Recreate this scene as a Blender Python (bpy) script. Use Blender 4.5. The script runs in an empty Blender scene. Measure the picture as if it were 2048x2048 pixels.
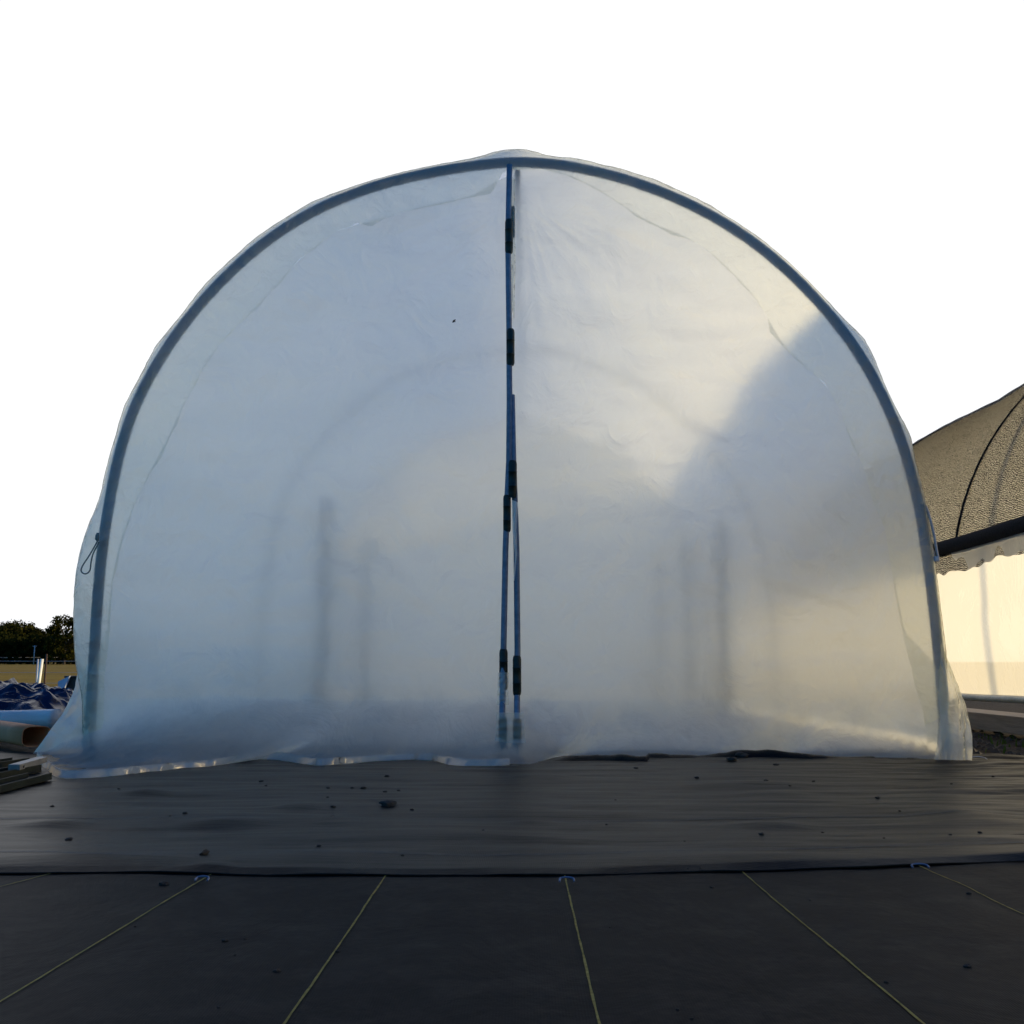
import bpy, bmesh, math, random
from math import sin, cos, pi, radians, sqrt, exp, atan2
from mathutils import Vector, Matrix, noise
random.seed(7)
S = bpy.context.scene
COL = S.collection
# ---------------------------------------------------------------- camera
F = 2050.0; TILT = math.atan((1330 - 1024) / F); YAW = math.atan(17 / F); H = 0.46
cd = bpy.data.cameras.new("camera"); cam = bpy.data.objects.new("camera", cd); COL.objects.link(cam)
cam.location = (0, 0, H); cam.rotation_euler = (pi / 2 + TILT, 0, YAW)
cd.sensor_width = 36; cd.lens = 36 * F / 2048; cd.clip_start = 0.05; cd.clip_end = 6000
S.camera = cam
RM = cam.rotation_euler.to_matrix()
def ray(px, py): return RM @ Vector(((px - 1024) / F, -(py - 1024) / F, -1))
def at(px, py, Y):                       # point of the vertical plane y = Y seen at that pixel of the photo
    d = ray(px, py); k = Y / d.y; return Vector((d.x * k, Y, H + d.z * k))
def gnd(px, py, z=0.0):                  # point of the ground seen at that pixel
    d = ray(px, py); k = (z - H) / d.z; return Vector((d.x * k, d.y * k, z))
# ---------------------------------------------------------------- sky, sun, exposure
SUN_EL, SUN_AZ = 10.5, 8.0              # elevation; azimuth from +X towards +Y (degrees)
w = bpy.data.worlds.new("World"); S.world = w; w.use_nodes = True
nt = w.node_tree; N = nt.nodes; L = nt.links; N.clear()
out = N.new('ShaderNodeOutputWorld'); bg = N.new('ShaderNodeBackground'); sky = N.new('ShaderNodeTexSky')
sky.sky_type = 'NISHITA'; sky.sun_disc = False; sky.sun_elevation = radians(SUN_EL)
sky.sun_rotation = radians(90 - SUN_AZ); sky.air_density = 1.3; sky.dust_density = 0.1; sky.ozone_density = 4.0
tc = N.new('ShaderNodeTexCoord'); sx = N.new('ShaderNodeSeparateXYZ')
L.new(tc.outputs['Generated'], sx.inputs[0])
mr = N.new('ShaderNodeMapRange'); mr.interpolation_type = 'SMOOTHSTEP'
mr.inputs['From Min'].default_value = 0.58; mr.inputs['From Max'].default_value = 0.73
L.new(sx.outputs['Y'], mr.inputs['Value'])
mix = N.new('ShaderNodeMix'); mix.data_type = 'RGBA'
tint = N.new('ShaderNodeMix'); tint.data_type = 'RGBA'; tint.blend_type = 'MULTIPLY'; tint.inputs['Factor'].default_value = 1
tint.inputs['B'].default_value = (0.38, 1.00, 1.60, 1); L.new(sky.outputs[0], tint.inputs['A'])   # the camera's warm white balance deepens the blue
L.new(mr.outputs['Result'], mix.inputs['Factor']); L.new(tint.outputs['Result'], mix.inputs['A'])
VEIL = 6.4
mix.inputs['B'].default_value = (VEIL, VEIL * 1.01, VEIL * 1.03, 1)   # bright thin overcast in the half of the sky ahead
L.new(mix.outputs['Result'], bg.inputs['Color']); bg.inputs['Strength'].default_value = 0.15
L.new(bg.outputs[0], out.inputs[0])
sl = bpy.data.lights.new("sun", 'SUN'); sl.energy = 5.0; sl.angle = radians(1.6); sl.color = (1.0, 0.775, 0.41)
so = bpy.data.objects.new("sun", sl); COL.objects.link(so)
sd = Vector((cos(radians(SUN_EL)) * cos(radians(SUN_AZ)), cos(radians(SUN_EL)) * sin(radians(SUN_AZ)), sin(radians(SUN_EL))))
so.rotation_euler = sd.to_track_quat('Z', 'Y').to_euler(); so.location = (30, 0, 12)
S.view_settings.view_transform = 'Standard'; S.view_settings.look = 'None'
S.view_settings.exposure = 0.12; S.view_settings.gamma = 1.0
cy = S.cycles
cy.max_bounces = 12; cy.diffuse_bounces = 5; cy.glossy_bounces = 3; cy.transmission_bounces = 10
cy.transparent_max_bounces = 24; cy.sample_clamp_indirect = 4; cy.use_denoising = True
cy.caustics_reflective = False; cy.caustics_refractive = True

# ---------------------------------------------------------------- helpers
def link(name, me, mat=None, parent=None, smooth=True):
    o = bpy.data.objects.new(name, me); COL.objects.link(o)
    if mat: me.materials.append(mat)
    if smooth:
        for p in me.polygons: p.use_smooth = True
    if parent: o.parent = parent; o.matrix_parent_inverse = Matrix.Translation(parent.location).inverted()
    return o
def tag(o, label=None, cat=None, group=None, kind=None):
    if label: o['label'] = label
    if cat: o['category'] = cat
    if group: o['group'] = group
    if kind: o['kind'] = kind
    return o
def empty(name, loc, label, cat, group=None):
    o = bpy.data.objects.new(name, None); COL.objects.link(o); o.location = loc; o.empty_display_size = .2
    return tag(o, label, cat, group)
def mesh(name, vs, fs, uv=None):
    me = bpy.data.meshes.new(name); me.from_pydata([tuple(v) for v in vs], [], fs); me.update()
    if uv:
        lay = me.uv_layers.new(name='UVMap')
        for l in me.loops: lay.data[l.index].uv = uv[l.vertex_index]
    return me
def grid(nu, nv, fn, uvf=None, wrap=False):
    vs = []; uv = []
    for j in range(nv + 1):
        for i in range(nu + 1):
            vs.append(fn(i / nu, j / nv))
            if uvf: uv.append(uvf(i / nu, j / nv))
    fs = [(j * (nu + 1) + i, j * (nu + 1) + i + 1, (j + 1) * (nu + 1) + i + 1, (j + 1) * (nu + 1) + i) for j in range(nv) for i in range(nu)]
    return vs, fs, (uv or None)
def tube(pts, r, n=10, closed_ends=True, taper=None):
    """swept round tube along a list of points (verts, faces)"""
    pts = [Vector(p) for p in pts]; vs = []; fs = []
    up = None
    for k, p in enumerate(pts):
        t = (pts[min(k + 1, len(pts) - 1)] - pts[max(k - 1, 0)]).normalized()
        if up is None:
            up = Vector((0, 1, 0)) if abs(t.y) < .9 else Vector((1, 0, 0))
        a = (up - t * up.dot(t)).normalized(); up = a; b = t.cross(a)
        rr = r if taper is None else taper(k / (len(pts) - 1)) * r
        for i in range(n):
            q = 2 * pi * i / n; vs.append(p + a * cos(q) * rr + b * sin(q) * rr)
    for k in range(len(pts) - 1):
        for i in range(n):
            fs.append((k * n + i, k * n + (i + 1) % n, (k + 1) * n + (i + 1) % n, (k + 1) * n + i))
    if closed_ends:
        fs.append(tuple(range(n))[::-1]); fs.append(tuple((len(pts) - 1) * n + i for i in range(n)))
    return vs, fs
def join(*parts):
    V = []; Fc = []
    for vs, fs in parts:
        o = len(V); V += list(vs); Fc += [tuple(i + o for i in f) for f in fs]
    return V, Fc
def box(c, s, rot=None, bev=0.0):
    bm = bmesh.new(); bmesh.ops.create_cube(bm, size=1)
    for v in bm.verts: v.co = Vector((v.co.x * s[0], v.co.y * s[1], v.co.z * s[2]))
    if bev: bmesh.ops.bevel(bm, geom=bm.edges[:], offset=bev, segments=2, affect='EDGES', profile=.6)
    for v in bm.verts:
        p = v.co
        if rot is not None: p = rot @ p
        v.co = p + Vector(c)
    bm.verts.ensure_lookup_table()
    r = ([v.co.copy() for v in bm.verts], [tuple(v.index for v in f.verts) for f in bm.faces]); bm.free(); return r
def fbm(x, y, z=0, o=4): return noise.fractal(Vector((x, y, z)), 1.0, 2.0, o)
def lerp_tab(tab, x):
    if x <= tab[0][0]: return tab[0][1]
    for a, b in zip(tab, tab[1:]):
        if x <= b[0]:
            k = (x - a[0]) / (b[0] - a[0]); k = k * k * (3 - 2 * k) if len(tab) < 0 else k
            return a[1] + (b[1] - a[1]) * k
    return tab[-1][1]

# ---------------------------------------------------------------- materials
def newmat(name):
    m = bpy.data.materials.new(name); m.use_nodes = True; m.node_tree.nodes.clear()
    return m, m.node_tree.nodes, m.node_tree.links
def nnoise(N, L, vec, scale, detail=4, rough=.55, dist=0):
    n = N.new('ShaderNodeTexNoise'); n.inputs['Scale'].default_value = scale; n.inputs['Detail'].default_value = detail
    n.inputs['Roughness'].default_value = rough; n.inputs['Distortion'].default_value = dist
    if vec is not None: L.new(vec, n.inputs['Vector'])
    return n
def ramp(N, L, src, stops):
    r = N.new('ShaderNodeValToRGB'); e = r.color_ramp.elements
    while len(e) < len(stops): e.new(.5)
    for el, (p, c) in zip(e, stops): el.position = p; el.color = (*c, 1) if len(c) == 3 else c
    L.new(src, r.inputs[0]); return r
def basic(name, c1, c2, scale=8, rough=.6, metal=0, spec=.5, bump=0.0, bscale=None, stretch=(1, 1, 1), detail=5):
    m, N, L = newmat(name)
    o = N.new('ShaderNodeOutputMaterial'); b = N.new('ShaderNodeBsdfPrincipled'); L.new(b.outputs[0], o.inputs[0])
    t = N.new('ShaderNodeTexCoord'); mp = N.new('ShaderNodeMapping'); mp.inputs['Scale'].default_value = stretch
    L.new(t.outputs['Object'], mp.inputs[0])
    n = nnoise(N, L, mp.outputs[0], scale, detail)
    r = ramp(N, L, n.outputs['Fac'], [(.3, c1), (.7, c2)]); L.new(r.outputs[0], b.inputs['Base Color'])
    b.inputs['Roughness'].default_value = rough; b.inputs['Metallic'].default_value = metal
    b.inputs['Specular IOR Level'].default_value = spec
    if bump:
        n2 = nnoise(N, L, mp.outputs[0], bscale or scale * 3, 6)
        bp = N.new('ShaderNodeBump'); bp.inputs['Strength'].default_value = 1; bp.inputs['Distance'].default_value = bump
        L.new(n2.outputs['Fac'], bp.inputs['Height']); L.new(bp.outputs[0], b.inputs['Normal'])
    return m
def film(name, refr=.55, transl=.25, diff=.12, clear=.0, rough=.5, ior=1.3, tint=(.95, .94, .89), bump=.006, wr=(3, 1, 3), gloss=.04, dirt=0.0, narrow=0.0, haze=.0, crease=0.0):
    """greenhouse polyethylene: forward-scattering sheet = rough refraction + translucent + diffuse + thin gloss"""
    m, N, L = newmat(name)
    o = N.new('ShaderNodeOutputMaterial')
    t = N.new('ShaderNodeTexCoord')
    mp = N.new('ShaderNodeMapping'); mp.inputs['Scale'].default_value = wr; L.new(t.outputs['Object'], mp.inputs[0])
    mp.inputs['Rotation'].default_value = (0, radians(12), 0)
    n1 = nnoise(N, L, mp.outputs[0], 1.6, 5, .5, 1.2)
    n2 = nnoise(N, L, t.outputs['Object'], 30, 3, .6)
    ad = N.new('ShaderNodeMath'); ad.operation = 'MULTIPLY_ADD'; ad.inputs[1].default_value = .04
    L.new(n2.outputs['Fac'], ad.inputs[0]); L.new(n1.outputs['Fac'], ad.inputs[2])
    bp = N.new('ShaderNodeBump'); bp.inputs['Distance'].default_value = bump; bp.inputs['Strength'].default_value = 1
    hsrc = ad.outputs[0]
    if crease:                           # packing folds: faceted, irregular creases
        nd = nnoise(N, L, t.outputs['Object'], 1.4, 4, .6); vv = N.new('ShaderNodeVectorMath'); vv.operation = 'MULTIPLY_ADD'; vv.inputs[1].default_value = (.9, .9, .9)
        L.new(nd.outputs['Color'], vv.inputs[0]); L.new(mp.outputs[0], vv.inputs[2])
        hh = ad.outputs[0]
        for sc_, k_ in ((1.1, crease), (2.9, crease * .4)):
            vo = N.new('ShaderNodeTexVoronoi'); vo.feature = 'F1'; vo.inputs['Scale'].default_value = sc_; L.new(vv.outputs[0], vo.inputs['Vector'])
            am = N.new('ShaderNodeMath'); am.operation = 'MULTIPLY_ADD'; am.inputs[1].default_value = k_; L.new(vo.outputs['Distance'], am.inputs[0]); L.new(hh, am.inputs[2]); hh = am.outputs[0]
        hsrc = hh
    L.new(hsrc, bp.inputs['Height'])
    R = N.new('ShaderNodeBsdfRefraction'); R.distribution = 'GGX'; R.inputs['IOR'].default_value = ior; R.inputs['Roughness'].default_value = rough; R.inputs['Color'].default_value = (*tint, 1)
    # the sheet is thin: leave it with the index 1/ior when a ray comes from behind, so bending stays small
    T = N.new('ShaderNodeBsdfTranslucent'); T.inputs['Color'].default_value = (*tint, 1)
    D = N.new('ShaderNodeBsdfDiffuse'); D.inputs['Color'].default_value = (*[c * .95 for c in tint], 1)
    C = N.new('ShaderNodeBsdfTransparent'); C.inputs['Color'].default_value = (*tint, 1)
    G = N.new('ShaderNodeBsdfGlossy'); G.inputs['Roughness'].default_value = .28; G.inputs['Color'].default_value = (1, 1, 1, 1)
    for s in (R, T, D, G): L.new(bp.outputs[0], s.inputs['Normal'])
    tot = refr + transl + diff + clear
    def mx(a, b, f):
        k = N.new('ShaderNodeMixShader'); k.inputs[0].default_value = f; L.new(a, k.inputs[1]); L.new(b, k.inputs[2]); return k
    R2 = N.new('ShaderNodeBsdfRefraction'); R2.distribution = 'GGX'; R2.inputs['IOR'].default_value = 1.05; R2.inputs['Roughness'].default_value = .5
    R2.inputs['Color'].default_value = (*tint, 1); L.new(bp.outputs[0], R2.inputs['Normal'])
    s = mx(R.outputs[0], R2.outputs[0], narrow / refr)
    mpz = N.new('ShaderNodeMapping'); mpz.inputs['Scale'].default_value = (.5, 1, 4.2); mpz.inputs['Rotation'].default_value = (0, radians(-14), 0); L.new(t.outputs['Object'], mpz.inputs[0])
    nz = nnoise(N, L, mpz.outputs[0], 1.5, 5, .55, 1.6)
    fz = N.new('ShaderNodeMath'); fz.operation = 'MULTIPLY_ADD'; fz.inputs[1].default_value = haze; fz.inputs[2].default_value = transl / (refr + transl) - haze * .5
    L.new(nz.outputs['Fac'], fz.inputs[0])
    s = mx(s.outputs[0], T.outputs[0], .5); L.new(fz.outputs[0], s.inputs[0])
    s = mx(s.outputs[0], D.outputs[0], diff / (refr + transl + diff))
    if dirt:
        n3 = nnoise(N, L, t.outputs['Object'], 4.5, 8, .7)
        sz = N.new('ShaderNodeSeparateXYZ'); L.new(t.outputs['Object'], sz.inputs[0])
        hz = N.new('ShaderNodeMapRange'); hz.inputs['From Min'].default_value = .55; hz.inputs['From Max'].default_value = .0
        L.new(sz.outputs['Z'], hz.inputs['Value'])
        mm = N.new('ShaderNodeMath'); mm.operation = 'MULTIPLY'
        r3 = ramp(N, L, n3.outputs['Fac'], [(.48, (0, 0, 0)), (.75, (1, 1, 1))])
        L.new(hz.outputs[0], mm.inputs[0]); L.new(r3.outputs[0], mm.inputs[1])
        m2 = N.new('ShaderNodeMath'); m2.operation = 'MULTIPLY'; m2.inputs[1].default_value = dirt; L.new(mm.outputs[0], m2.inputs[0])
        dd = N.new('ShaderNodeBsdfDiffuse'); dd.inputs['Color'].default_value = (.42, .40, .36, 1)
        k = N.new('ShaderNodeMixShader'); L.new(m2.outputs[0], k.inputs[0]); L.new(s.outputs[0], k.inputs[1]); L.new(dd.outputs[0], k.inputs[2]); s = k
    if clear: s = mx(s.outputs[0], C.outputs[0], clear / tot)
    s = mx(s.outputs[0], G.outputs[0], gloss)
    L.new(s.outputs[0], o.inputs[0]); return m

M_front = film('film_end', refr=.72, transl=.15, diff=.13, clear=.0, rough=.85, ior=1.12, dirt=.35, narrow=.20, haze=.36, crease=.8, bump=.020)
M_far = film('film_far', refr=.14, transl=.50, diff=.30, clear=.0, rough=.85, ior=1.12)
M_hem = film('film_fold', refr=.74, transl=.14, diff=.10, clear=.02, rough=.75, ior=1.12, narrow=.24, crease=.8, bump=.014, wr=(6, 1, 6), tint=(1.0, .99, .90), haze=.2)
M_roof = film('film_roof', refr=.12, transl=.54, diff=.20, clear=.13, rough=.8, ior=1.10, narrow=.06, tint=(.96, .96, .92), wr=(1, 3, 1))
M_flap = film('film_loose', refr=.30, transl=.30, diff=.35, clear=.04, rough=.6, ior=1.08, bump=.015)
M_side = film('film_side', refr=.10, transl=.55, diff=.20, clear=.0, rough=.3, ior=1.1, tint=(.93, .88, .76), bump=.01, wr=(1, .6, .5))
M_thin = film('film_thin', refr=.3, transl=.14, diff=.10, clear=.46, rough=.5, ior=1.05)
M_crease = film('film_crease', refr=.60, transl=.20, diff=.18, clear=.0, rough=.8, ior=1.1, bump=.02, wr=(8, 2, 8))
M_wall = film('film_wall', refr=.10, transl=.50, diff=.18, clear=.16, rough=.3, ior=1.1, tint=(.93, .87, .74), bump=.02, wr=(1, .6, .5))
M_roll = basic('film_wrap', (.36, .34, .28), (.50, .47, .39), 14, .35, bump=.004)
M_pipe = basic('galvanised_pipe', (.030, .055, .10), (.05, .085, .15), 30, .5, metal=.2)
M_pole = basic('door_pipe', (.10, .12, .17), (.17, .20, .26), 30, .5, metal=.2)
M_clip = basic('clip_plastic', (.006, .012, .009), (.012, .02, .015), 60, .45, spec=.3, bump=.0006)
M_cord = basic('cord', (.10, .12, .10), (.2, .22, .2), 80, .8)
M_tie = basic('nylon', (.30, .30, .34), (.45, .45, .50), 40, .45)
M_blackroll = basic('black_net_roll', (.006, .006, .007), (.015, .015, .017), 60, .9, spec=.1, bump=.004)
M_dark = basic('dark_steel', (.012, .014, .02), (.03, .032, .04), 30, .5)

def fabric(name, linecol, dirx):
    m, N, L = newmat(name)
    o = N.new('ShaderNodeOutputMaterial'); b = N.new('ShaderNodeBsdfPrincipled'); L.new(b.outputs[0], o.inputs[0])
    t = N.new('ShaderNodeTexCoord'); P = t.outputs['Object']
    n1 = nnoise(N, L, P, 2.2, 7, .65, .4); n2 = nnoise(N, L, P, 6, 10, .78)
    base = ramp(N, L, n1.outputs['Fac'], [(.32, (.0025, .003, .0045)), (.70, (.0100, .0098, .0092))])
    dust = ramp(N, L, n2.outputs['Fac'], [(.48, (0, 0, 0)), (.72, (1, 1, 1))])
    mxx = N.new('ShaderNodeMix'); mxx.data_type = 'RGBA'; L.new(base.outputs[0], mxx.inputs['A']); mxx.inputs['B'].default_value = (.050, .042, .032, 1)
    ml = N.new('ShaderNodeMath'); ml.operation = 'MULTIPLY'; ml.inputs[1].default_value = .45; L.new(dust.outputs[0], ml.inputs[0])
    L.new(ml.outputs[0], mxx.inputs['Factor'])
    L.new(mxx.outputs['Result'], b.inputs['Base Color'])
    b.inputs['Roughness'].default_value = .42 if dirx else .6; b.inputs['Specular IOR Level'].default_value = .065 if dirx else .05
    # woven tape: two crossed fine waves
    wv = []
    for d in ('X', 'Y'):
        v = N.new('ShaderNodeTexWave'); v.wave_type = 'BANDS'; v.bands_direction = d; v.inputs['Scale'].default_value = 75
        v.inputs['Distortion'].default_value = 0; L.new(P, v.inputs['Vector']); wv.append(v)
    a = N.new('ShaderNodeMath'); a.operation = 'MULTIPLY'; L.new(wv[0].outputs['Fac'], a.inputs[0]); L.new(wv[1].outputs['Fac'], a.inputs[1])
    mp = N.new('ShaderNodeMapping'); mp.inputs['Scale'].default_value = (.6, 3.5, 1) if dirx else (1.6, 1.0, 1); L.new(P, mp.inputs[0])
    n3 = nnoise(N, L, mp.outputs[0], 2.5, 7, .6, .5)
    a2 = N.new('ShaderNodeMath'); a2.operation = 'MULTIPLY_ADD'; a2.inputs[1].default_value = .03; L.new(a.outputs[0], a2.inputs[0]); L.new(n3.outputs['Fac'], a2.inputs[2])
    bp = N.new('ShaderNodeBump'); bp.inputs['Distance'].default_value = .008; bp.inputs['Strength'].default_value = .8
    L.new(a2.outputs[0], bp.inputs['Height']); L.new(bp.outputs[0], b.inputs['Normal'])
    return m
M_fab1 = fabric('woven_fabric_lower', None, False)
M_fab2 = fabric('woven_fabric_upper', None, True)
M_yline = basic('yellow_thread', (.17, .125, .03), (.34, .25, .07), 90, .8, spec=.1)
M_wline = basic('pale_thread', (.06, .068, .07), (.11, .12, .12), 90, .8, spec=.1)

# ground: soil near, straw-coloured mown field beyond
m, N, L = newmat('ground_soil_and_straw'); M_ground = m
o = N.new('ShaderNodeOutputMaterial'); b = N.new('ShaderNodeBsdfPrincipled'); L.new(b.outputs[0], o.inputs[0])
t = N.new('ShaderNodeTexCoord'); P = t.outputs['Object']; sp = N.new('ShaderNodeSeparateXYZ'); L.new(P, sp.inputs[0])
n1 = nnoise(N, L, P, 9, 8, .7); soil = ramp(N, L, n1.outputs['Fac'], [(.3, (.018, .013, .010)), (.7, (.06, .045, .032))])
mp = N.new('ShaderNodeMapping'); mp.inputs['Scale'].default_value = (.25, 1.0, 1); L.new(P, mp.inputs[0])
n2 = nnoise(N, L, mp.outputs[0], .35, 8, .68); gr = ramp(N, L, n2.outputs['Fac'], [(.32, (.12, .062, .004)), (.5, (.20, .115, .007)), (.68, (.26, .165, .010))])
n4 = nnoise(N, L, P, 1.3, 4)
e1 = N.new('ShaderNodeMath'); e1.operation = 'MULTIPLY_ADD'; e1.inputs[1].default_value = 3.0; L.new(n4.outputs['Fac'], e1.inputs[0]); L.new(sp.outputs['Y'], e1.inputs[2])
e2 = N.new('ShaderNodeMapRange'); e2.inputs['From Min'].default_value = 11.2; e2.inputs['From Max'].default_value = 12.6; L.new(e1.outputs[0], e2.inputs['Value'])
xm = N.new('ShaderNodeMapRange'); xm.inputs['From Min'].default_value = -3.2; xm.inputs['From Max'].default_value = -3.8; L.new(sp.outputs['X'], xm.inputs['Value'])
fy = N.new('ShaderNodeMapRange'); fy.inputs['From Min'].default_value = 22; fy.inputs['From Max'].default_value = 25; L.new(sp.outputs['Y'], fy.inputs['Value'])
bk = N.new('ShaderNodeMapRange'); bk.inputs['From Min'].default_value = 9; bk.inputs['From Max'].default_value = 11; L.new(sp.outputs['X'], bk.inputs['Value'])
m1 = N.new('ShaderNodeMath'); m1.operation = 'MULTIPLY'; L.new(e2.outputs[0], m1.inputs[0]); L.new(xm.outputs[0], m1.inputs[1])
m3 = N.new('ShaderNodeMath'); m3.operation = 'MAXIMUM'; L.new(m1.outputs[0], m3.inputs[0]); L.new(fy.outputs[0], m3.inputs[1])
m5 = N.new('ShaderNodeMath'); m5.operation = 'MAXIMUM'; L.new(m3.outputs[0], m5.inputs[0]); L.new(bk.outputs[0], m5.inputs[1])
mc = N.new('ShaderNodeMix'); mc.data_type = 'RGBA'; L.new(m5.outputs[0], mc.inputs['Factor']); L.new(soil.outputs[0], mc.inputs['A']); L.new(gr.outputs[0], mc.inputs['B'])
L.new(mc.outputs['Result'], b.inputs['Base Color']); b.inputs['Roughness'].default_value = .95; b.inputs['Specular IOR Level'].default_value = .1
bp = N.new('ShaderNodeBump'); bp.inputs['Distance'].default_value = .04; L.new(n1.outputs['Fac'], bp.inputs['Height']); L.new(bp.outputs[0], b.inputs['Normal'])

def leafmat(name, c1, c2):
    m, N, L = newmat(name)
    o = N.new('ShaderNodeOutputMaterial'); D = N.new('ShaderNodeBsdfDiffuse'); T = N.new('ShaderNodeBsdfTranslucent')
    t = N.new('ShaderNodeTexCoord'); n = nnoise(N, L, t.outputs['Object'], .55, 3)
    r = ramp(N, L, n.outputs['Fac'], [(.35, c1), (.65, c2)]); L.new(r.outputs[0], D.inputs[0]); L.new(r.outputs[0], T.inputs[0])
    k = N.new('ShaderNodeMixShader'); k.inputs[0].default_value = .25; L.new(D.outputs[0], k.inputs[1]); L.new(T.outputs[0], k.inputs[2]); L.new(k.outputs[0], o.inputs[0]); return m
M_leafA = leafmat('foliage_dark', (.006, .009, .003), (.022, .022, .005))
M_leafB = leafmat('foliage_olive', (.014, .016, .004), (.05, .045, .008))
M_bark = basic('bark', (.03, .022, .016), (.07, .05, .035), 6, .9)
M_blade = leafmat('grass_blade', (.10, .085, .02), (.20, .16, .05))
M_weed = leafmat('weed_leaf', (.03, .05, .012), (.06, .09, .02))

# shade net: knitted black mesh, real holes (alpha) in UV metres
def netmat(name, pa, pb, ca, nth, dist):
    m, N, L = newmat(name)
    o = N.new('ShaderNodeOutputMaterial'); t = N.new('ShaderNodeTexCoord'); sp = N.new('ShaderNodeSeparateXYZ')
    nw = nnoise(N, L, t.outputs['UV'], 22, 4); vm = N.new('ShaderNodeVectorMath'); vm.operation = 'MULTIPLY_ADD'
    vm.inputs[1].default_value = (dist, dist, 0); L.new(nw.outputs['Color'], vm.inputs[0]); L.new(t.outputs['UV'], vm.inputs[2]); L.new(vm.outputs[0], sp.inputs[0])
    def stripes(src, period, width):
        a = N.new('ShaderNodeMath'); a.operation = 'DIVIDE'; a.inputs[1].default_value = period; L.new(src, a.inputs[0])
        f = N.new('ShaderNodeMath'); f.operation = 'FRACT'; L.new(a.outputs[0], f.inputs[0])
        c = N.new('ShaderNodeMath'); c.operation = 'LESS_THAN'; c.inputs[1].default_value = width; L.new(f.outputs[0], c.inputs[0]); return c
    s1 = stripes(sp.outputs['X'], pa, ca); s2 = stripes(sp.outputs['Y'], pb, ca)
    n8 = nnoise(N, L, t.outputs['UV'], 130, 2); s3 = N.new('ShaderNodeMath'); s3.operation = 'GREATER_THAN'; s3.inputs[1].default_value = nth; L.new(n8.outputs['Fac'], s3.inputs[0])
    mxa = N.new('ShaderNodeMath'); mxa.operation = 'MAXIMUM'; L.new(s1.outputs[0], mxa.inputs[0]); L.new(s2.outputs[0], mxa.inputs[1])
    mxb = N.new('ShaderNodeMath'); mxb.operation = 'MAXIMUM'; L.new(mxa.outputs[0], mxb.inputs[0]); L.new(s3.outputs[0], mxb.inputs[1])
    tr = N.new('ShaderNodeBsdfTransparent'); df = N.new('ShaderNodeBsdfDiffuse'); df.inputs[0].default_value = (.012, .012, .013, 1)
    k = N.new('ShaderNodeMixShader'); L.new(mxb.outputs[0], k.inputs[0]); L.new(tr.outputs[0], k.inputs[1]); L.new(df.outputs[0], k.inputs[2]); L.new(k.outputs[0], o.inputs[0])
    return m
M_net = netmat('shade_net', .012, .010, .47, .56, .03)
M_net2 = netmat('shade_net_fringe', .012, .012, .50, .56, .03)

# ---------------------------------------------------------------- terrain
def terrain(u, v):
    x = -900 + 1800 * u; y = -300 + 1600 * v
    z = -0.004
    if y > 25: z += min((y - 25) * .0042, 1.6)
    return Vector((x, y, z))
vs, fs, uv = grid(90, 160, terrain)
tag(link('ground', mesh('ground', vs, fs), M_ground), kind='structure')

# ---------------------------------------------------------------- tree line far behind the field
def crown_mesh(seed, w_, h_, n_cl=64, n_lf=60, leaf=.5):
    rnd = random.Random(seed); vs = []; fs = []
    for c in range(n_cl):
        a = rnd.uniform(0, 2 * pi); zz = rnd.uniform(.08, 1) ** .85; rr = sqrt(rnd.random()) * w_ * .5 * sqrt(max(.03, 1 - (abs(zz - .45) / .6) ** 2.2))
        cx, cy_, cz = rr * cos(a), rr * sin(a), zz * h_; cr = rnd.uniform(.55, 1.15) * w_ * .14
        for k in range(n_lf):
            d = Vector((rnd.gauss(0, 1), rnd.gauss(0, 1), rnd.gauss(0, .8))).normalized() * cr * rnd.random() ** .4
            p = Vector((cx, cy_, cz)) + d; s = leaf * rnd.uniform(.5, 1.1)
            n = (d.normalized() + Vector((rnd.uniform(-1, 1), rnd.uniform(-1, 1), rnd.uniform(-.2, 1)))).normalized()
            t = n.orthogonal().normalized(); b = n.cross(t); q = rnd.uniform(0, pi); t, b = t * cos(q) + b * sin(q), b * cos(q) - t * sin(q)
            i = len(vs); vs += [p - t * s * .5, p + b * s * .3, p + t * s * .5, p - b * s * .3]; fs.append((i, i + 1, i + 2, i + 3))
    return mesh('crown', vs, fs)
def trunk_mesh(h_, seed):
    rnd = random.Random(seed)
    parts = [tube([(0, 0, -.3), (.05, .02, h_ * .3), (.0, .1, h_ * .6), (.1, 0, h_ * .85)], .22, 7, taper=lambda t: 1 - .8 * t)]
    for k in range(5):
        a = rnd.uniform(0, 6.28); z = h_ * rnd.uniform(.25, .6); l = h_ * .3
        parts.append(tube([(0, 0, z), (cos(a) * l * .5, sin(a) * l * .5, z + l * .4), (cos(a) * l, sin(a) * l, z + l * .9)], .08, 5, taper=lambda t: 1 - .7 * t))
    return mesh('trunk', *join(*parts))
protos = []
for sd_, w_, h_, mt in ((1, 6.5, 7.0, M_leafA), (2, 5.4, 8.4, M_leafA), (3, 7.2, 6.6, M_leafB), (4, 6.0, 7.6, M_leafB)):
    protos.append((crown_mesh(sd_, w_, h_), trunk_mesh(h_, sd_), mt))
for cme, tme, mt in protos: cme.materials.append(mt); tme.materials.append(M_bark)
TREES = []  # (photo column, distance, photo row of the top, prototype)
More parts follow.
